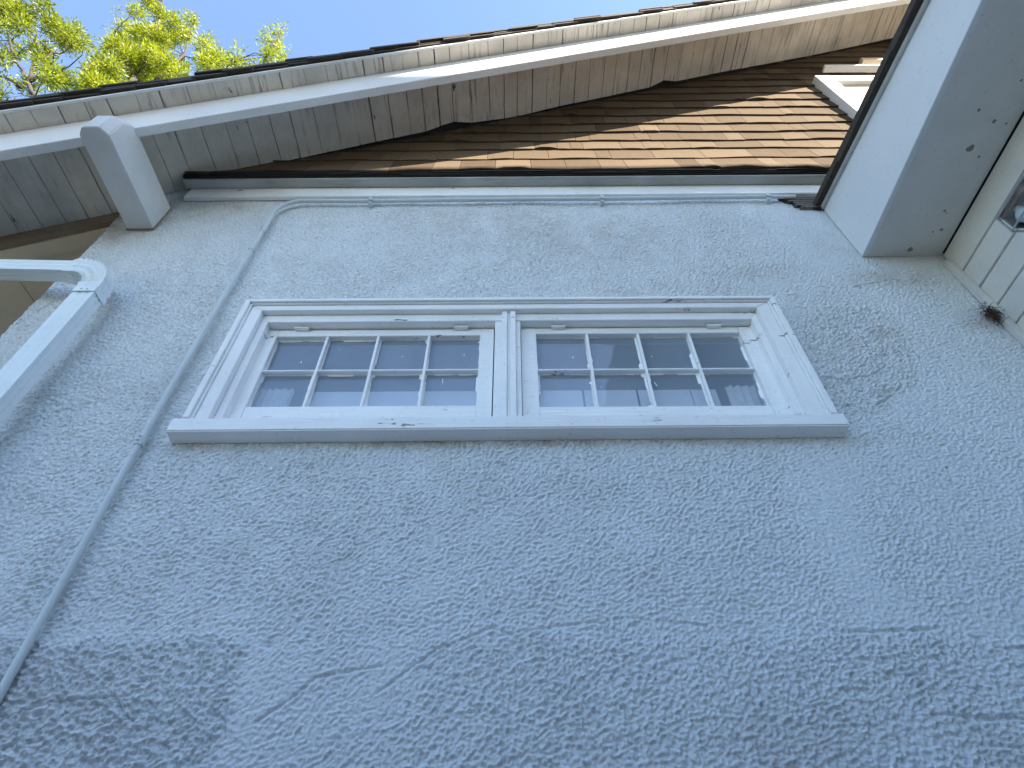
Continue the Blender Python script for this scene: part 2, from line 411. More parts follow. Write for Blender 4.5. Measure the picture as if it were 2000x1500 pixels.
# --- gable shingles, one mesh, every shingle a tapered board
def shingles():
    V = []; F = []; T = []
    rows = []
    ys = [1.395, 1.435, 1.450, 1.458, 1.460] + [1.462] * 30
    zs = [3.166, 3.393, 3.571, 3.717, 3.864]
    while zs[-1] < 7.2: zs.append(zs[-1] + .1465)
    for k, z in enumerate(zs):
        y = ys[min(k, len(ys) - 1)]; ex = (zs[k + 1] - z) if k + 1 < len(zs) else .15
        ytop = ys[min(k + 1, len(ys) - 1)] + .020
        x = -1.81 + (R.uniform(-.12, 0) if k else 0)
        x = max(x, -1.81)
        ph = R.uniform(0, 6); ph2 = R.uniform(0, 6)
        while x < 5.0:
            wd = R.uniform(.13, .30) if R.random() < .8 else R.uniform(.07, .13)
            x1 = x + wd
            if z < ZD + SL * x1 + .05 or z < ZD + SL * x + .05:
                dz = R.uniform(-.004, .004); dz2 = dz + R.uniform(-.004, .004); curl = R.uniform(0, .004) if R.random() < .88 else R.uniform(.005, .012)
                wv = lambda xx: .006 * math.sin(xx * 5 + ph) + .004 * math.sin(xx * 13 + ph2)
                ncol = 4
                zt = z + ex + .03
                b = len(V)
                th = .011 + R.uniform(-.001, .003)
                for c in range(ncol + 1):
                    f = c / ncol; xx = x + .0012 + (wd - .0024) * f
                    bow = curl * (1 - (2 * f - 1) ** 2) * R.uniform(.7, 1.1)
                    zb = z + dz * (1 - f) + dz2 * f + wv(xx) 
                    ztt = min(zt, max(zb + .01, ZD + SL * xx + .01))
                    V += [(xx, y - bow, zb), (xx, y + th - bow * .6, zb + .001), (xx, ytop - .008, ztt), (xx, (y - bow * .3) * .45 + (ytop - .008) * .55, zb * .5 + ztt * .5)]
                    T.append(0)
                tone = min(1, max(0, R.gauss(.5, .28)))
                T += []
                for c in range(ncol):
                    a = b + c * 4; d = a + 4
                    F += [(a, d, d + 3, a + 3), (a + 3, d + 3, d + 2, a + 2), (a + 1, d + 1, d, a)]
                    toneF.extend([tone] * 3)
                F += [(b, b + 3, b + 2, b + 1), (b + ncol * 4 + 1, b + ncol * 4 + 2, b + ncol * 4 + 3, b + ncol * 4)]
                toneF.extend([tone] * 2)
            x = x1
    me = bpy.data.meshes.new('gable_shingles'); me.from_pydata(V, [], F)
    at_ = me.attributes.new('tone', 'FLOAT', 'FACE'); at_.data.foreach_set('value', toneF)
    me.materials.append(M['shingle'])
    o = bpy.data.objects.new('gable_shingles', me); col.objects.link(o); o.parent = house
    o.matrix_parent_inverse = Matrix.Translation(house.location).inverted()
toneF = []
shingles()
# sheathing behind the shingles
b = MB(); b.prism([(-1.80, 3.17), (5.0, 3.17), (5.0, ZD + SL * 5.0), (-1.80, ZD + SL * -1.80 + .01)], 1.492, 1.56)
b.build('sheathing', M['dark'], house)
# starter courses under the shingles: thin dark layers with ragged ends
b = MB()
for (y0, z0, z1) in ((1.402, 3.151, 3.160), (1.408, 3.143, 3.149), (1.414, 3.136, 3.142)):
    x = -1.812
    while x < 5:
        wd = R.uniform(.12, .4); dz = R.uniform(-.002, .002)
        b.box(x, x + wd - .001, y0 + R.uniform(-.004, .004), 1.49, z0 + dz, z1 + dz); x += wd
b.build('starter_course', M['dark'], house)
b = MB(); b.box(-1.815, 5, 1.424, 1.475, 3.118, 3.134); b.build('frieze_board', M['frieze'], house, .003)
b = MB(); b.box(-1.79, 5, 1.477, 1.50, 3.02, 3.133); b.build('frieze_trim', M['window'], house, .003)

# --- soffit planks running from the wall out to the drip edge
def plank_end(x):
    ye = 1.450 + .005 * math.sin(x * 3)
    ye -= .030 * math.exp(-((x + .40) / .07) ** 2)
    if x > -.34: ye += .016 * math.exp(-((x - .02) / .20) ** 2)
    ye -= .045 * math.exp(-((x - 1.17) / .045) ** 2)
    return ye
def soffit():
    b = MB(); x = -4.3; k = 0
    while x < 5.15:
        wd = R.uniform(.085, .118); gap = R.uniform(.002, .005) if R.random() < .85 else R.uniform(.005, .007)
        x1 = x + wd - gap
        ya, yb_ = plank_end(x), plank_end(x1)
        if x1 < -1.75: ya = yb_ = 1.50
        if x1 < -2.05: ya = yb_ = 1.575
        dz = R.uniform(-.0025, .002); tilt = R.uniform(-.0015, .0015)
        c0 = ZD + dz
        n = 6; y0 = .985
        vs_ = []; fs = []
        for i in range(n + 1):
            jw = R.uniform(-.0012, .0012); yl = y0 + (ya - y0) * i / n; yr = y0 + (yb_ - y0) * i / n
            for xx, c, yy in ((x + jw, c0 + tilt, yl), (x1 + jw, c0 - tilt, yr), (x1 + jw, c0 + .02, yr), (x + jw, c0 + .02, yl)):
                vs_.append((xx, yy, c + SL * xx))
        for i in range(n):
            for j in range(4):
                fs.append((i * 4 + j, i * 4 + (j + 1) % 4, (i + 1) * 4 + (j + 1) % 4, (i + 1) * 4 + j))
        fs += [(3, 2, 1, 0), (n * 4, n * 4 + 1, n * 4 + 2, n * 4 + 3)]
        b.add(vs_, fs)
        x += wd; k += 1
    return b.build('soffit', M['soffit'], house)
soffit()
b = MB(); b.slope(-4.3, 5.15, .987, 9.0, ZD + .024, ZD + .06); b.build('roof_deck', M['dark'], house)
# drip edge, thin pale line
b = MB(); b.slope(-4.3, 5.2, .972, .984, ZD - .002, ZD + .018); b.build('drip_edge', M['barge'], house)
# roof covering: layered shingle ends along the rake
rf = MB()
rf.slope(-4.35, 5.2, .985, 9.0, ZD + .062, ZD + .085)
x = -4.4
while x < 5.2:
    wd = R.uniform(.11, .16)
    for lay in range(3):
        o_ = R.uniform(-.010, .010)
        rf.hexa([(x, .955 + o_, ZD + .035 + lay * .022 + SL * x), (x + wd * 1.15, .955 + o_, ZD + .035 + lay * .022 + SL * (x + wd) - .004), (x + wd * 1.15, 1.2, ZD + .09 + SL * (x + wd)), (x, 1.2, ZD + .09 + SL * x),
                 (x, .955 + o_, ZD + .054 + lay * .022 + SL * x + .003), (x + wd * 1.15, .955 + o_, ZD + .052 + lay * .022 + SL * (x + wd)), (x + wd * 1.15, 1.2, ZD + .118 + SL * (x + wd)), (x, 1.2, ZD + .118 + SL * x)])
    x += wd
rf.hexa([(5.2, .96, ZD + SL * 5.2 + .03), (13, .96, ZD + SL * 5.2 - SL * 7.8 + .03), (13, 9, ZD + SL * 5.2 - SL * 7.8 + .03), (5.2, 9, ZD + SL * 5.2 + .03),
         (5.2, .96, ZD + SL * 5.2 + .1), (13, .96, ZD + SL * 5.2 - SL * 7.8 + .1), (13, 9, ZD + SL * 5.2 - SL * 7.8 + .1), (5.2, 9, ZD + SL * 5.2 + .1)])
rf.build('roof', M['roof'], house)
# barge board
b = MB()
b.slope(-4.3, 5.17, 1.067, 1.110, ZD - .267, ZD - .004)
b.build('barge_board', M['barge'], house, .003)
b = MB()
b.slope(-4.3, -2.3, 1.064, 1.0665, ZD - .26, ZD - .01)
# beam end bracket
def bracket():
    z0, z1 = 2.705, 2.925; x0, x1 = -1.955, -1.822
    c = .028
    prof = [(x0 + c, .985), (x1 - c, .985), (x1, .985 + c * 1.3), (x1, 1.505), (x0, 1.505), (x0, .985 + c * 1.3)]
    V = []; F = []
    levels = [(z0, 0.0), (z0 + .14, .0), (z1, .05)]
    n = len(prof)
    for z, push in levels:
        for (x_, y_) in prof:
            V.append((x_, y_ + (push if y_ < 1.2 else 0), z))
    for l in range(2):
        for i in range(n):
            F.append((l * n + i, l * n + (i + 1) % n, (l + 1) * n + (i + 1) % n, (l + 1) * n + i))
    F += [tuple(range(n - 1, -1, -1)), tuple(2 * n + i for i in range(n))]
    m_ = MB(); m_.add(V, F)
    k_ = MB(); k_.box(x0 - .003, x1 + .003, 1.4885, 1.4965, z0 - .004, z1 + .003); k_.build('junction_line', M['brown'], house)  # thin brown line round the bracket where it meets the wall
    return m_.build('beam_bracket', M['bracket'], house, .004)
bracket()
# left: the eave carries on past the wall's corner over an open porch
b = MB(); b.slope(-4.3, -2.02, 1.577, 1.655, ZD - .115, ZD - .01); b.build('porch_beam', M['porch'], house, .003)
b = MB(); b.slope(-4.3, -2.0, 1.545, 1.5765, ZD - .10, ZD + .02); b.build('dark_trim_board', M['brown'], house, .002)
b = MB(); y = 1.657
for wd in (.62, .7, .9, 1.2, 1.2):
    x = -4.3
    while x < -2.1:
        x1 = min(x + .42, -2.0)
        b.slope(x + .002, x1 - .002, y + .002, y + wd - .002, ZD - .10, ZD - .08); x = x1
    y += wd
b.build('porch_ceiling', M['porch'], house)

# --- the big window
def window():
    cx, cz = -.01, 1.7
    win = bpy.data.objects.new('window', None); col.objects.link(win); win.parent = house
    win.location = Vector((0, 1.5, 1.36)) - house.location
    tag(win, 'wide white double window of two hinged eight-pane sashes with flaking paint')
    winP = Matrix.Translation((0, -1.5, -1.36))
    def put(mb, name, mat, bevel=.0025, smooth=False):
        o = mb.build(name, mat, None, bevel, smooth); o.parent = win; o.matrix_parent_inverse = winP; return o
    def rect(mb, xo0, xo1, zo0, zo1, xi0, xi1, zi1, y0, y1):
        # three-sided surround, mitred at the top corners, open at the bottom
        mb.hexa([(xo0, y0, zo0), (xi0, y0, zo0), (xi0, y1, zo0), (xo0, y1, zo0), (xo0, y0, zo1), (xi0, y0, zi1), (xi0, y1, zi1), (xo0, y1, zo1)])
        mb.hexa([(xi1, y0, zo0), (xo1, y0, zo0), (xo1, y1, zo0), (xi1, y1, zo0), (xi1, y0, zi1), (xo1, y0, zo1), (xo1, y1, zo1), (xi1, y1, zi1)])
        mb.hexa([(xo0 + .001, y0, zo1), (xi0, y0, zi1 + .001), (xi1, y0, zi1 + .001), (xo1 - .001, y0, zo1), (xo0 + .001, y1, zo1), (xi0, y1, zi1 + .001), (xi1, y1, zi1 + .001), (xo1 - .001, y1, zo1)])
    # casing: back band, bead, flat board
    b = MB(); rect(b, -1.119, 1.095, 1.358, 2.036, -1.097, 1.073, 2.018, 1.450, 1.503)
    rect(b, -1.0965, 1.0725, 1.358, 2.0175, -1.088, 1.064, 2.010, 1.459, 1.503)
    rect(b, -1.0875, 1.0635, 1.358, 2.0095, -1.040, 1.012, 1.977, 1.467, 1.503)
    put(b, 'casing', M['window'], .002)
    # blind stop, second step
    b = MB(); rect(b, -1.0395, 1.0115, 1.36, 1.9765, -1.010, .984, 1.930, 1.493, 1.56)
    put(b, 'blind_stop', M['window'], .002)
    # jambs behind
    b = MB(); b.box(-1.075, -1.046, 1.5605, 1.64, 1.36, 2.0); b.box(1.016, 1.045, 1.5605, 1.64, 1.36, 2.0); b.box(-1.045, 1.015, 1.5605, 1.64, 1.945, 2.0); b.box(-1.045, 1.015, 1.56, 1.64, 1.34, 1.385)
    put(b, 'jamb', M['sash'], .001)
    # mullion
    b = MB()
    b.box(-.045, -.022, 1.478, 1.60, 1.36, 1.9765); b.box(-.0215, -.0115, 1.486, 1.60, 1.36, 1.9765); b.box(-.011, .012, 1.477, 1.60, 1.36, 1.9765)
    b.box(-.072, -.0455, 1.494, 1.56, 1.36, 1.929); b.box(.0125, .031, 1.494, 1.56, 1.36, 1.929)
    put(b, 'mullion', M['window'], .002)
    # sill
    b = MB()
    b.hexa([(-1.146, 1.445, 1.292), (1.109, 1.445, 1.300), (1.109, 1.503, 1.292), (-1.146, 1.503, 1.284),
            (-1.146, 1.445, 1.350), (1.109, 1.445, 1.352), (1.109, 1.60, 1.366), (-1.146, 1.60, 1.364)])
    put(b, 'sill', M['window'], .004)
    def sash(x0, x1, z0, z1, gx0, gx1, gz0, gz1, zm, sag):
        y0, y1 = 1.530, 1.576
        s_ = bpy.data.objects.new('sash', None)
        b = MB()
        def hz(xa, xb, za, zb, ya=y0, yb=y1, t0=0, t1=0):
            b.hexa([(xa, ya, za + t0), (xb, ya, za + t1), (xb, yb, za + t1), (xa, yb, za + t0), (xa, ya, zb + t0), (xb, ya, zb + t1), (xb, yb, zb + t1), (xa, yb, zb + t0)])
        hz(x0, gx0, z0, z1); hz(gx1, x1, z0, z1)
        hz(gx0 + .0005, gx1 - .0005, gz1, z1, y0 + .001, y1); hz(gx0 + .0005, gx1 - .0005, z0, gz0, y0 + .001, y1)
        fr = put(b, 'sash', M['sash'], .002)
        b = MB(); n = 4; mw = .0105
        wgl = (gx1 - gx0)
        xs_ = [gx0 + wgl * i / n for i in range(1, n)]
        for xx in xs_: b.box(xx - mw / 2, xx + mw / 2, y0 + .003, y1 - .008, gz0 - .001, gz1 + .001)
        edges = [gx0] + xs_ + [gx1]
        for i in range(n):
            xa = edges[i] + (mw / 2 if i else 0) + .0003; xb = edges[i + 1] - (mw / 2 if i < n - 1 else 0) - .0003
            b.box(xa, xb, y0 + .004, y1 - .009, zm - .0038, zm + .0038)
        mu = put(b, 'muntin', M['sash'], .0015)
        b = MB(); b.box(gx0 - .004, gx1 + .004, 1.5575, 1.5595, gz0 - .004, gz1 + .004)
        put(b, 'glass', M['glass'], 0)
        # ragged putty and paint that has crept onto the glass
        b = MB(); yg = 1.556
        def ragged(p0, p1, side, wmax):
            L = math.hypot(p1[0] - p0[0], p1[1] - p0[1]); n_ = max(3, int(L / .006))
            tx, tz = (p1[0] - p0[0]) / L, (p1[1] - p0[1]) / L; nx_, nz_ = -tz * side, tx * side
            wv = []; cur = wmax * .4
            for i in range(n_ + 1):
                if R.random() < .12: cur = R.uniform(.1, 1.0) * wmax * R.choice([.4, .6, 1, 1.6])
                wv.append(max(.0008, cur + R.uniform(-.0008, .0008)))
            V = []; F = []
            for i in range(n_ + 1):
                px_, pz_ = p0[0] + tx * L * i / n_, p0[1] + tz * L * i / n_
                V += [(px_, yg - .004, pz_), (px_ + nx_ * wv[i], yg + .0005, pz_ + nz_ * wv[i]), (px_, yg + .001, pz_)]
            for i in range(n_):
                F += [(i * 3, i * 3 + 1, i * 3 + 4, i * 3 + 3), (i * 3 + 1, i * 3 + 2, i * 3 + 5, i * 3 + 4)]
            b.add(V, F)
        for i in range(n):
            xa = edges[i] + (mw / 2 if i else 0); xb = edges[i + 1] - (mw / 2 if i < n - 1 else 0)
            for za, zb in ((gz0, zm - .0055), (zm + .0055, gz1)):
                ragged((xa, za), (xa, zb), -1, .009); ragged((xb, za), (xb, zb), 1, .009)
                ragged((xa, za), (xb, za), 1, .004); ragged((xa, zb), (xb, zb), -1, .005)
        for q in range(7):
            xx = R.uniform(gx0 + .03, gx1 - .03); zz = R.uniform(gz0 + .1, gz1 - .03); l = R.uniform(.006, .028); a = R.uniform(-.3, .3)
            if q > 3: l *= .4
            b.add([(xx, yg, zz), (xx + .0035, yg, zz + .001), (xx + .0035 + a * l, yg, zz + l), (xx + a * l, yg, zz + l)], [(0, 1, 2, 3)])
        put(b, 'putty', M['sash'], 0)
    sash(-1.040, -.078, 1.408, 1.925, -.970, -.134, 1.484, 1.884, 1.680, 0)
    sash(.0335, 1.004, 1.408, 1.927, .095, .932, 1.474, 1.890, 1.676, 0)
    # hinges under the head
    for hx in (-.868, -.213, .187, .827):
        b = MB(); hx = hx * 1.005
        b.tube([(hx - .030, 1.517, 1.921), (hx + .030, 1.517, 1.921)], .0062, 10)
        b.box(hx - .027, hx + .027, 1.517, 1.531, 1.916, 1.9195)
        o = put(b, 'hinge', M['sash'], .001)
    # what shows behind the panes: white panels low down, curtains at the sides
    for (x0, x1) in ((-.79, -.60), (-.585, -.36), (-.335, -.135), (.09, .262), (.287, .47), (.495, .68), (.70, .78)):
        b = MB(); b.box(x0 - .012, x1 + .004, 1.600, 1.606, 1.388, 1.628); put(b, 'pale_panel', M['curtain'], .001)
    for (x0, x1) in ((-1.04, -.86), (.83, 1.01)):
        b = MB(); n_ = 40; V = []; F = []
        for i in range(n_ + 1):
            f = i / n_; xx = x0 + (x1 - x0) * f; yy = 1.615 + .010 * math.sin(f * 38) + .004 * math.sin(f * 91)
            V += [(xx, yy, 1.388), (xx, yy, 1.66 + .004 * math.sin(f * 38))]
        F = [(2 * i, 2 * i + 2, 2 * i + 3, 2 * i + 1) for i in range(n_)]
        b.add(V, F); put(b, 'curtain', M['curtain'], 0, True)
window()
# room behind the glass
b = MB()
x0, x1, y0, y1, z0, z1 = -1.9, 1.9, 1.645, 4.2, .2, 2.35
b.add([(x0, y0, z0), (x1, y0, z0), (x1, y1, z0), (x0, y1, z0), (x0, y0, z1), (x1, y0, z1), (x1, y1, z1), (x0, y1, z1),
       (-1.05, y0, 1.34), (1.02, y0, 1.34), (1.02, y0, 2.0), (-1.05, y0, 2.0)],
      [(0, 1, 2, 3), (7, 6, 5, 4), (1, 5, 6, 2), (2, 6, 7, 3), (3, 7, 4, 0), (0, 8, 9, 1), (1, 9, 10, 5), (5, 10, 11, 4), (4, 11, 8, 0)])
b.build('room', M['room'], house)

# --- gable window, high up among the shingles
def gable_window():
    gw = bpy.data.objects.new('gable_window', None); col.objects.link(gw); gw.parent = house
    gw.location = Vector((2.8, 1.5, 4.0)) - house.location
    P = Matrix.Translation((-2.8, -1.5, -4.0))
    tag(gw, 'sunlit white window high in the shingled gable')
    x0, x1, z0, z1 = 2.285, 3.35, 3.75, 4.80
    def put(mb, n_, m_, bv=.003):
        o = mb.build(n_, m_, None, bv); o.parent = gw; o.matrix_parent_inverse = P
    b = MB(); t_ = .115
    b.box(x0, x0 + t_, 1.41, 1.49, z0, z1); b.box(x1 - t_, x1, 1.41, 1.49, z0, z1)
    b.box(x0 + t_ + .001, x1 - t_ - .001, 1.412, 1.49, z1 - t_, z1 - .001); b.box(x0 + t_ + .001, x1 - t_ - .001, 1.412, 1.49, z0, z0 + t_)
    put(b, 'frame', M['barge'])
    b = MB(); b.box(x0 + t_ + .001, x1 - t_ - .001, 1.445, 1.488, z0 + t_ + .001, z1 - t_ - .001)
    put(b, 'blind', plain('cream_blind', (.62, .55, .42), .8, var=.05))
gable_window()
b = MB(); b.box(2.45, 5.0, 1.405, 1.455, 5.02, 5.045); b.build('trim_strip', M['barge'], house)
b = MB(); b.box(2.8, 5.0, 1.40, 1.455, 5.15, 5.20); b.build('tan_trim_strip', M['porch'], house)

# --- broken corner of the render: bare dark lath
b = MB()
for i in range(6):
    z = 2.875 + i * .021; x0 = 1.45 + .02 * (5 - i) * .6 + R.uniform(-.008, .01)
    b.hexa([(x0, 1.482, z), (1.66, 1.482, z + R.uniform(-.006, .006)), (1.66, 1.50, z), (x0, 1.50, z), (x0 + .01, 1.482, z + .012), (1.66, 1.482, z + .013), (1.66, 1.50, z + .012), (x0 + .01, 1.50, z + .012)])
b.build('bare_lath', plain('grey_lath', (.16, .145, .13), .9, var=.6, scale=50, bump=.6), house)
b = MB()
b.prism([(1.44, 2.975), (1.47, 2.945), (1.50, 2.93), (1.51, 2.895), (1.56, 2.885), (1.60, 2.865), (1.66, 2.86), (1.66, 3.0), (1.44, 3.0)], 1.4835, 1.4985)
b.build('lath_backing', M['dark'], house)

# ------------------------------------------------------------------ conduit
con = empty('electrical_conduit', (-1.24, 1.475, -1.6), 'thin painted metal conduit climbing the stucco wall and bending right under the eave', 'conduit')
b = MB(); yc = 1.474
pts = [(-1.190, yc, -.9), (-1.206, yc, .2), (-1.209, yc, .5), (-1.217, yc, .85), (-1.226, yc, 1.15), (-1.234, yc, 1.5), (-1.240, yc, 2.08), (-1.243, yc, 2.66), (-1.243, yc, 2.82)]
r0 = .13
for i in range(1, 13):
    a = math.pi / 2 * i / 12
    pts.append((-1.243 + r0 * (1 - math.cos(a)), yc, 2.832 + r0 * math.sin(a) * 1.0))
pts += [(-.755, yc + .002, 2.958), (-.2, yc, 2.962), (.48, yc, 2.962), (1.0, yc, 2.968), (1.35, yc, 2.972), (1.52, yc, 2.972)]
b.tube(pts, .0112, 14); b.build('pipe', M['conduit'], con, 0, True)
for (x, z, dx, dz) in ((-1.243, 2.66, 0, 1), (-1.242, 2.468, 0, 1), (-1.229, 1.275, -.026, 1)):
    b = MB(); l = .022 if z != 2.468 else .006
    b.tube([(x - dx * l, yc, z - l), (x + dx * l, yc, z + l)], .0145, 14)
    if z != 2.468:
        b.tube([(x, yc - .012, z + .008), (x, yc - .021, z + .008)], .004, 8); b.tube([(x, yc - .012, z - .008), (x, yc - .021, z - .008)], .004, 8)
    b.build('coupling', M['conduit'], con, 0)
for (x, z) in ((-.755, 2.958), (.482, 2.962), (1.37, 2.972)):
    b = MB(); b.box(x - .008, x + .008, yc - .016, yc - .0128, z - .016, z + .016); b.box(x - .008, x + .008, yc - .004, 1.50, z - .034, z - .013)
    b.tube([(x, 1.485, z - .026), (x, 1.474, z - .026)], .006, 8)
    b.build('strap', M['conduit'], con, .001)

# ------------------------------------------------------------------ downspout
ds = empty('downspout', (-1.72, 1.4, -1.6), 'white rectangular metal downspout turning down the wall through a ribbed elbow', 'downspout')
def sweep(path, hw, hd, name, ribs=False):
    """path of (x, z) with the section's half width across the path and half depth along y, with shallow flutes"""
    V = []; F = []; prof = []
    yc_ = 1.39
    nf = 6
    for i in range(nf + 1): prof.append((-hw + 2 * hw * i / nf, -hd + (.0035 if i in (2, 4) else 0)))
    for i in range(1, nf + 1): prof.append((hw - (.006 if i in (2, 4) else 0), -hd + 2 * hd * i / nf))
    for i in range(1, nf + 1): prof.append((hw - 2 * hw * i / nf, hd))
    for i in range(1, nf): prof.append((-hw + (.003 if i in (2, 4) else 0), hd - 2 * hd * i / nf))
    n = len(prof)
    for i, (x, z) in enumerate(path):
        a = path[max(i - 1, 0)]; c = path[min(i + 1, len(path) - 1)]
        t = Vector((c[0] - a[0], c[1] - a[1])).normalized(); nn = Vector((t.y, -t.x))
        k = 1.0
        if ribs: k = 1.0 + (.11 if i % 2 else -.05)
        for (u, v) in prof:
            V.append((x + nn.x * u * k, yc_ + v * k, z + nn.y * u * k))
    for i in range(len(path) - 1):
        for j in range(n):
            F.append((i * n + j, i * n + (j + 1) % n, (i + 1) * n + (j + 1) % n, (i + 1) * n + j))
    F += [tuple(range(n)), tuple((len(path) - 1) * n + j for j in range(n - 1, -1, -1))]
    b_ = MB(); b_.add(V, F); return b_.build(name, M['gutter'], ds, 0)
sweep([(-3.6, 2.225), (-2.2, 2.178), (-1.885, 2.163)], .036, .030, 'horizontal_pipe')
el = []
for i in range(23):
    a = math.radians(0 + 88 * i / 22); rr = .135 
    el.append((-1.858 + rr * math.sin(a), 2.160 - rr * (1 - math.cos(a)) * 1.0))
# elbow: corrugated bend
sweep([(-1.89, 2.163)] + el + [(-1.7215, 1.99)], .0445, .033, 'elbow', True)
sweep([(-1.7215, 2.0), (-1.7215, 1.2), (-1.7215, -1.5)], .0435, .031, 'vertical_pipe')
b = MB(); b.box(-1.768, -1.675, 1.3545, 1.3585, 1.965, 1.995); b.box(-1.678, -1.6745, 1.3545, 1.43, 1.965, 1.995)
b.tube([(-1.735, 1.355, 1.98), (-1.735, 1.350, 1.98)], .0045, 8); b.tube([(-1.71, 1.355, 1.978), (-1.71, 1.350, 1.978)], .0045, 8)
b.build('strap', M['gutter'], ds, .001)

# ------------------------------------------------------------------ wing on the right
wing = empty('house_wing', (2.03, .5, -1.6), 'white wooden wing at right with deep smooth eave, tall fascia and grooved plank siding', 'building')
b = MB()
# siding boards with grooves between, facing left
zs_ = [2.252, 2.124, 1.995, 1.87]
while zs_[-1] > -1.5: zs_.append(zs_[-1] - .128)
prev = 2.408
for z in zs_:
    dx = R.uniform(-.0015, .0015)
    b.box(2.022 + dx, 2.05, -1.2, 1.492, z + .004, prev - .004); prev = z
b.box(2.034, 2.16, -1.2, 1.4935, -1.6, 2.408)
b.build('siding', M['siding'], wing, .0025)
b = MB(); b.hexa([(1.986, 1.474, -1.6), (2.021, 1.474, -1.6), (2.021, 1.5, -1.6), (1.990, 1.5, -1.6), (1.986, 1.474, 2.34), (2.021, 1.474, 2.34), (2.021, 1.5, 2.34), (1.990, 1.5, 2.34)])
b.build('corner_trim', M['bracket'], wing, .003)
b = MB(); b.box(1.668, 2.017, -.55, 1.499, 2.411, 2.430); b.box(1.668, 1.80, -.55, 1.4985, 2.4105, 2.4112)
b.build('soffit', M['wing_soffit'], wing, .0)
b = MB(); b.box(1.99, 2.2, -.56, 1.498, 2.432, 2.45); b.build('gap_blocker', M['dark'], wing)  # dark strip added above the soffit gap to stop a light leak
b = MB()
b.hexa([(1.644, -.6, 2.405), (1.667, -.6, 2.405), (1.667, 1.497, 2.405), (1.644, 1.497, 2.405), (1.640, -.6, 2.50), (1.663, -.6, 2.50), (1.663, 1.497, 2.872), (1.640, 1.497, 2.872)])
b.build('fascia', M['wing'], wing, .002)
b = MB()
b.hexa([(1.627, -.62, 2.488), (1.6395, -.62, 2.488), (1.6395, 1.495, 2.862), (1.627, 1.495, 2.862), (1.622, -.62, 2.505), (1.6395, -.62, 2.505), (1.6395, 1.495, 2.879), (1.622, 1.495, 2.879)])
b.build('fascia_moulding', M['frieze'], wing, .002)
b = MB()
b.hexa([(1.606, -.64, 2.508), (3.6, -.64, 2.65), (3.6, 1.44, 3.02), (1.606, 1.44, 2.873), (1.602, -.64, 2.545), (3.6, -.64, 2.69), (3.6, 1.44, 3.06), (1.600, 1.44, 2.915)])
y = -.64
while y < 1.43:
    ll = R.uniform(.10, .16); zz = 2.508 + (y + .64) * .1773; zf = zz + ll * .1773; o_ = R.uniform(-.006, .006)
    b.hexa([(1.598 + o_, y, zz - .002), (1.7, y, zz + .03), (1.7, y + ll, zf + .03), (1.598 + o_, y + ll, zf - .004), (1.596 + o_, y, zz + .030), (1.7, y, zz + .05), (1.7, y + ll, zf + .05), (1.596 + o_, y + ll, zf + .026)])
    y += ll
b.build('roof', M['roof'], wing)
# knots and stains on the soffit
km = plain('knot_stain', (.26, .22, .19), .9, var=.5, scale=80)
for (px, py, r_) in ((1912, 215, .006), (1942, 237, .009), (1965, 241, .006), (1895, 290, .016), (1912, 306, .006), (1845, 412, .006), (1848, 416, .005), (1838, 449, .008), (1822, 453, .005), (1777, 488, .014), (1995, 157, .006)):
    v = Matrix(ROT) @ Vector((px - 1000.0, 750.0 - py, -FPX)); p_ = v * (2.41 / v.z)
    n_ = 9; V = [(p_.x + r_ * R.uniform(.7, 1.2) * math.cos(6.283 * i / n_), p_.y + r_ * R.uniform(.5, 1.4) * math.sin(6.283 * i / n_), 2.4098) for i in range(n_)]
    b = MB(); b.add(V, [tuple(range(n_))]); b.build('knot', km, wing)

# ------------------------------------------------------------------ wall light
wl = empty('wall_light', (2.03, 1.0, 2.05), 'square metal lantern with clear glass and bulb on the plank siding', 'light')
X0, X1, Y0, Y1, Z0, Z1 = 1.80, 1.985, .885, 1.083, 1.905, 1.993
b = MB(); t_ = .006
for (x, y) in ((X0, Y0), (X0, Y1), (X1, Y0), (X1, Y1)): b.box(x - t_ / 2, x + t_ / 2, y - t_ / 2, y + t_ / 2, Z0 + .0035, Z1 - .0035)
for z in (Z0, Z1):
    b.box(X0 - .003, X1 + .003, Y0 - .004, Y0 + .002, z - .003, z + .003); b.box(X0 - .003, X1 + .003, Y1 - .002, Y1 + .004, z - .003, z + .003)
    b.box(X0 - .004, X0 + .002, Y0 + .0025, Y1 - .0025, z - .003, z + .003); b.box(X1 - .002, X1 + .004, Y0 + .0025, Y1 - .0025, z - .003, z + .003)
b.build('frame', plain('pewter', (.42, .43, .44), .35, .7), wl, .0008)
b = MB(); b.box(X0 + .003, X1 - .003, Y0 + .003, Y1 - .003, Z1 + .004, Z1 + .01); b.build('top_plate', M['metal'], wl)
b = MB(); b.box(X0 + .01, X0 + .016, Y0 + .012, Y1 - .012, Z1 - .012, Z1 - .006); b.box(X0 + .03, X1 - .02, Y0 + .03, Y0 + .036, Z1 - .03, Z1 - .012); b.build('copper_strip', M['copper'], wl)
b = MB(); b.box(X1 - .012, X1 - .006, Y0 + .01, Y1 - .01, Z0 + .006, Z1 - .006); b.box(X0 + .008, X1 - .014, Y1 - .012, Y1 - .007, Z0 + .006, Z1 - .006); b.build('inner_panel', M['metal'], wl)
b = MB(); b.box(X1 + .005, 2.022, .93, 1.04, 1.90, 2.0); b.build('backplate', M['metal'], wl, .002)
gm, gt, gp = newmat('lamp_glass'); gp.inputs['Transmission Weight'].default_value = 1; gp.inputs['Roughness'].default_value = .03; gp.inputs['IOR'].default_value = 1.45; gp.inputs['Base Color'].default_value = (.9, .97, .97, 1)
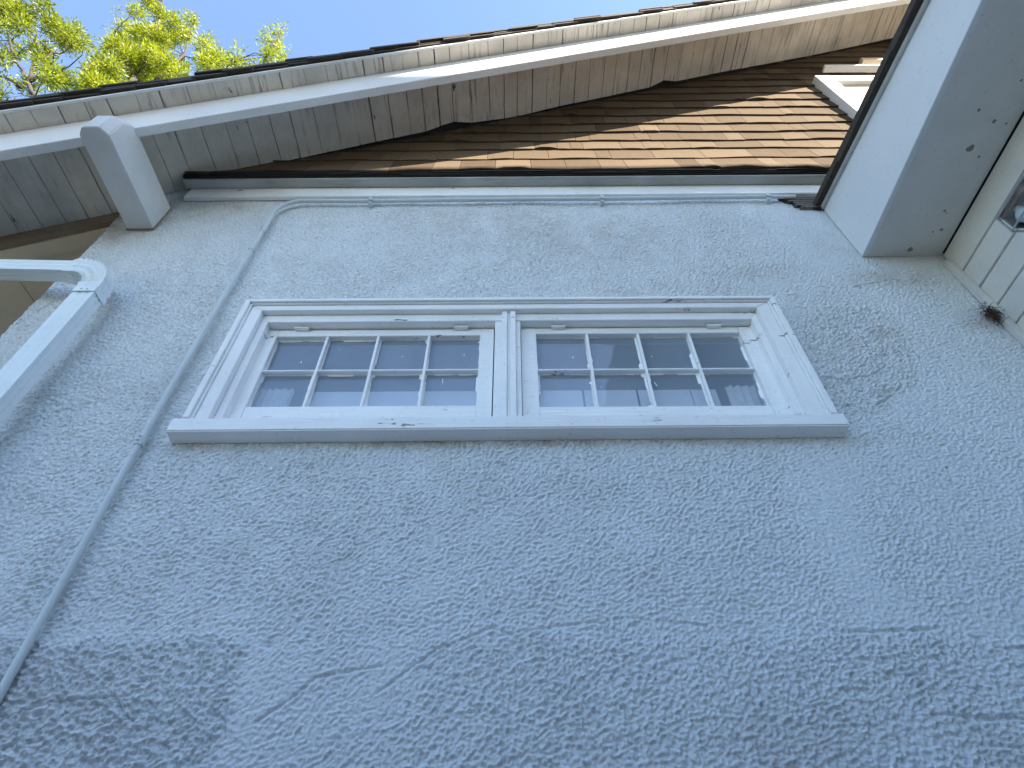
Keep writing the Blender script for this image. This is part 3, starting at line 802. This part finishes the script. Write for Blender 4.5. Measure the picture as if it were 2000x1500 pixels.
b = MB(); b.box(X0 - .001, X0 + .001, Y0 + .0045, Y1 - .0045, Z0 + .0045, Z1 - .0045); b.box(X0 + .0045, X1 - .0045, Y0 - .001, Y0 + .001, Z0 + .0045, Z1 - .0045); b.build('glass', gm, wl)
b = MB(); cx_, cy_, cz_ = 1.85, 1.04, 1.948
V = []; F = []; nr, ns = 10, 16
for i in range(nr + 1):
    th = math.pi * i / nr; r_ = .030 * math.sin(th) * (1 if i < 6 else .92)
    for k in range(ns): V.append((cx_ + r_ * math.cos(6.283 * k / ns), cy_ + r_ * math.sin(6.283 * k / ns), cz_ - .032 * math.cos(th)))
for i in range(nr):
    for k in range(ns): F.append((i * ns + k, i * ns + (k + 1) % ns, (i + 1) * ns + (k + 1) % ns, (i + 1) * ns + k))
b.add(V, F); b.tube([(cx_, cy_, cz_ + .028), (cx_, cy_, Z1 + .002)], .013, 12)
b.build('bulb', plain('frosted_bulb', (.75, .8, .85), .3, var=.03), wl, 0, True)

# ------------------------------------------------------------------ dry nest in the corner
b = MB()
for i in range(150):
    c = Vector((1.968 + R.gauss(0, .016), 1.478 + R.uniform(-.012, .012), 1.935 + R.gauss(0, .024)))
    d = Vector((R.gauss(0, 1), R.gauss(0, .5), R.gauss(0, 1))).normalized() * R.uniform(.006, .022)
    b.tube([c - d, c + d * .2 + Vector((0, R.uniform(-.004, .004), .003)), c + d], .0011, 4)
tag(b.build('insect_nest', M['nest']), 'small brown clump of dry nest debris stuck in the wall corner', 'nest')

# ------------------------------------------------------------------ trees
def leaves(name, clumps, mat, parent, n_per, lsize, seed):
    r = np.random.RandomState(seed)
    P = []; T = []
    for (c, rad) in clumps:
        n = int(min(8000, n_per * (rad / .3) ** 2))
        ntw = max(4, n // 16)
        d = r.normal(size=(ntw, 3)); d /= np.linalg.norm(d, axis=1)[:, None]
        rr = rad * r.uniform(.15, 1.05, ntw) ** .6
        tw = np.array(c) + d * rr[:, None] * np.array([1, 1, 1.05])
        idx = r.randint(0, ntw, n)
        off = r.normal(size=(n, 3)) * np.array([.05, .05, .055])
        pos = tw[idx] + off
        tone = np.clip(.5 + .35 * r.normal(size=ntw)[idx] * .6 + .25 * r.normal(size=n), 0, 1)
        dirs = d[idx] * .5 + off * 9 + r.normal(size=(n, 3)) * .45 + np.array([0, 0, .15])
        P.append((pos, dirs)); T.append(tone)
    pos = np.concatenate([p[0] for p in P]); dr = np.concatenate([p[1] for p in P]); T = np.concatenate(T)
    dr /= np.linalg.norm(dr, axis=1)[:, None]
    sd = np.cross(dr, r.normal(size=dr.shape)); sd /= np.linalg.norm(sd, axis=1)[:, None]
    n = len(pos); L = lsize * r.uniform(.7, 1.3, n)[:, None]; W = L * .13
    a = pos; m1 = pos + dr * L * .5 + sd * W; m2 = pos + dr * L * .5 - sd * W; e = pos + dr * L
    V = np.stack([a, m1, e, m2], 1).reshape(-1, 3)
    me = bpy.data.meshes.new(name)
    me.vertices.add(4 * n); me.vertices.foreach_set('co', V.astype(np.float32).ravel())
    me.loops.add(4 * n); me.loops.foreach_set('vertex_index', np.arange(4 * n, dtype=np.int32))
    me.polygons.add(n); me.polygons.foreach_set('loop_start', np.arange(0, 4 * n, 4, dtype=np.int32)); me.polygons.foreach_set('loop_total', np.full(n, 4, np.int32))
    me.update(calc_edges=True)
    at_ = me.attributes.new('tone', 'FLOAT', 'FACE'); at_.data.foreach_set('value', T.astype(np.float32))
    me.materials.append(mat)
    o = bpy.data.objects.new(name, me); col.objects.link(o); o.parent = parent
    o.matrix_parent_inverse = Matrix.Translation(parent.location).inverted()

def tree(base, label, limbs, blobs, mat, seed, y0, n_per=230, extra=()):
    t_ = empty('tree', base, label, 'tree', 'trees behind the roof')
    rr = random.Random(seed)
    clumps = []
    for (px, py, rp) in blobs:
        for q in range(max(1, int(rp / 14))):
            yy = y0 + rr.uniform(-.45, .45)
            c = at(px + rr.uniform(-.5, .5) * rp, py + rr.uniform(-.5, .5) * rp, yy)
            s_ = yy / 330.0
            clumps.append((tuple(c), rp * .62 * s_))
    clumps += list(extra)
    b_ = MB()
    for path, r0_, r1_ in limbs:
        pts_ = [Vector(p) for p in path]
        fine = []
        for i in range(len(pts_) - 1):
            for k in range(4):
                f = k / 4; fine.append(pts_[i].lerp(pts_[i + 1], f) + Vector((rr.uniform(-.03, .03), rr.uniform(-.03, .03), 0)) * (1 if (i or k) else 0))
        fine.append(pts_[-1])
        b_.tube(fine, [r0_ + (r1_ - r0_) * i / (len(fine) - 1) for i in range(len(fine))], 8)
    tips = [Vector(l[0][-1]) for l in limbs] + [Vector(l[0][len(l[0]) // 2]) for l in limbs]
    for (c, rad) in clumps:
        c = Vector(c); q = min(tips, key=lambda p: (p - c).length)
        mid = q.lerp(c, .5) + Vector((rr.uniform(-.1, .1), rr.uniform(-.1, .1), rr.uniform(-.05, .15)))
        b_.tube([q, mid, c], [.009, .006, .003], 5)
    b_.build('trunk', M['bark'], t_, 0, True)
    leaves('crown', clumps, mat, t_, n_per * 2.1, .074, seed)

Y1_ = 2.8
A = lambda x, y, d=0: tuple(at(x, y, Y1_ + d))
tree((-5.9, 2.8, -1.6), 'tree at the far left with thin dark forked limbs showing through loose leaves',
     [([(-5.9, 2.8, -1.7), (-6.0, 2.8, 2.5), (-6.2, 2.8, 6.0), A(68, 190)], .15, .035),
      ([A(68, 190), A(55, 155), A(30, 120), A(5, 88), A(-40, 40)], .030, .012),
      ([A(55, 155), A(64, 120), A(70, 80), A(64, 30), A(60, -30)], .028, .010),
      ([A(40, 170), A(10, 150), A(-30, 140)], .03, .012),
      ([A(64, 120), A(105, 105), A(140, 95)], .022, .01),
      ([A(60, 160), A(100, 140), A(135, 130)], .022, .01), ([A(30, 120), A(22, 80), A(8, 40)], .02, .01)],
     [(10, 10, 34), (45, 25, 30), (70, 5, 26), (90, 30, 22), (100, 62, 26), (45, 62, 24), (15, 62, 20), (80, 88, 26), (125, 75, 28), (135, 48, 16), (35, 105, 18), (90, 118, 20),
      (0, 118, 18), (140, 100, 20), (90, 150, 24), (120, 165, 26), (55, 175, 16), (20, 190, 0), (0, 205, 18), (20, 150, 8), (150, 62, 12), (160, 88, 16), (10, -40, 40), (70, -40, 36), (-50, 20, 50), (-50, 90, 40), (-40, 170, 40), (0, 178, 6)],
     M['leaf_dark'], 11, Y1_, n_per=1600)
Y1_ = 3.3
tree((-5.6, 3.4, -1.6), 'broad bright yellow-green tree rising above the middle of the roof edge',
     [([(-5.6, 3.4, -1.7), (-5.7, 3.4, 3.0), (-6.0, 3.3, 7.5), A(250, 230), A(262, 150)], .2, .06),
      ([A(250, 230), A(215, 190), A(200, 130), A(210, 80)], .05, .015), ([A(262, 150), A(290, 100), A(310, 40), A(318, 0)], .045, .012),
      ([A(262, 190), A(320, 150), A(360, 110), A(372, 60)], .04, .012), ([A(300, 200), A(380, 170), A(420, 120)], .035, .012),
      ([A(330, 210), A(420, 180), A(455, 120)], .03, .01), ([A(400, 190), A(500, 150), A(535, 90), A(548, 65)], .028, .006)],
     [(235, 45, 16), (265, 25, 22), (300, 10, 26), (318, 30, 26), (350, 40, 26), (372, 35, 18), (370, 60, 18), (240, 75, 22), (280, 65, 32), (320, 75, 30), (355, 85, 20),
      (215, 100, 22), (250, 110, 32), (295, 115, 34), (335, 120, 26), (190, 120, 18), (175, 140, 24), (215, 145, 30), (265, 155, 32), (315, 155, 30), (355, 150, 20), (150, 170, 26), (190, 180, 30),
      (240, 190, 30), (290, 195, 30), (345, 175, 20), (395, 90, 20), (410, 75, 12), (405, 110, 22), (390, 135, 22), (430, 125, 20), (425, 105, 14), (360, 130, 14), (455, 115, 14), (462, 100, 9), (465, 130, 14), (480, 135, 10),
      (500, 130, 14), (525, 115, 14), (545, 120, 14), (532, 85, 14), (545, 62, 10), (552, 52, 5), (525, 62, 8), (515, 80, 8), (552, 95, 10), (515, 105, 12), (225, 25, 5), (212, 55, 4), (320, -30, 24)],
     M['leaf'], 23, Y1_, n_per=1500,
     extra=[((-5.5 + R.uniform(-1.4, 1.4), 3.6 + R.uniform(-.6, 1.4), 7.0 + R.uniform(-2.2, 1.5)), .5) for _ in range(26)])

# ------------------------------------------------------------------ unseen hedges added behind and left of the viewer to block low sky
def sky_blocker(p0, p1, h, th, label, seed):
    rr = np.random.RandomState(seed); L = math.hypot(p1[0] - p0[0], p1[1] - p0[1])
    root = empty('sky_blocker', (p0[0], p0[1], -1.6), label, 'sky_blocker')
    ux, uy = (p1[0] - p0[0]) / L, (p1[1] - p0[1]) / L
    b_ = MB(); b_.hexa([(p0[0] - uy * s_ * th / 2 + ux * e_ * L, p0[1] + ux * s_ * th / 2 + uy * e_ * L, z_) for z_ in (-1.6, -1.6 + h) for e_, s_ in ((0, -1), (1, -1), (1, 1), (0, 1))])
    b_.build('blocker_core', M['sky_blocker'], root)
    n = int(L * h * 420); u = rr.rand(n) * L; zz = rr.rand(n) * (h + .1); sd = rr.choice([-1, 1], n) * (th / 2 + rr.rand(n) * .12)
    c = np.stack([p0[0] + ux * u - uy * sd, p0[1] + uy * u + ux * sd, -1.6 + zz], -1)
    a1 = rr.normal(size=(n, 3)); a1 /= np.linalg.norm(a1, axis=1)[:, None]; a2 = np.cross(a1, rr.normal(size=(n, 3))); a2 /= np.linalg.norm(a2, axis=1)[:, None]
    V = np.stack([c, c + a1 * .07 + a2 * .03, c + a1 * .14, c + a1 * .07 - a2 * .03], 1).reshape(-1, 3)
    me = bpy.data.meshes.new('blocker_foliage'); me.vertices.add(4 * n); me.vertices.foreach_set('co', V.astype(np.float32).ravel())
    me.loops.add(4 * n); me.loops.foreach_set('vertex_index', np.arange(4 * n, dtype=np.int32))
    me.polygons.add(n); me.polygons.foreach_set('loop_start', np.arange(0, 4 * n, 4, dtype=np.int32)); me.polygons.foreach_set('loop_total', np.full(n, 4, np.int32))
    me.update(calc_edges=True); me.materials.append(M['sky_blocker'])
    o = bpy.data.objects.new('blocker_foliage', me); col.objects.link(o); o.parent = root; o.matrix_parent_inverse = Matrix.Translation(root.location).inverted()
M['sky_blocker'] = plain('blocker_leaves', (.05, .06, .025), .8, var=.5, scale=20)
sky_blocker((-8.5, -9.0), (-8.5, 1.5), 3.4, 1.0, 'unseen, added dark green hedge left of the viewer', 41)
sky_blocker((-8.0, -9.5), (1.5, -9.5), 3.4, 1.0, 'unseen, added dark green hedge behind the viewer', 42)

# ------------------------------------------------------------------ the neighbouring house behind the viewer, whose eave shades the wall
nb = empty('neighbour_house', (5.1, -3.2, -1.6), 'tall pale house behind the viewer', 'house')
ye = -3.0; ze = 3.71 + SR * (1.067 - ye); xa, xb = 1.9, 8.4
b = MB(); b.box(xa + .3, xb - .3, ye - 6, ye - .5, -1.6, ze + .11); b.build('wall', M['neighbour'], nb)
b = MB()
b.hexa([(xa, ye, ze - .14), (xb, ye, ze - .14), (xb, ye - 3.4, ze + 1.6), (xa, ye - 3.4, ze + 1.6), (xa, ye, ze), (xb, ye, ze), (xb, ye - 3.4, ze + 1.8), (xa, ye - 3.4, ze + 1.8)])
b.build('roof', M['roof'], nb)
for x in (4.0, 6.2):
    for z in (.4, 3.0):
        b = MB(); b.box(x - .45, x + .45, ye - .53, ye - .46, z, z + 1.4); b.build('window_frame', M['window'], nb)
        b = MB(); b.box(x - .37, x + .37, ye - .50, ye - .455, z + .08, z + 1.32); b.build('window_pane', plain('dark_pane', (.03, .04, .05), .05), nb)
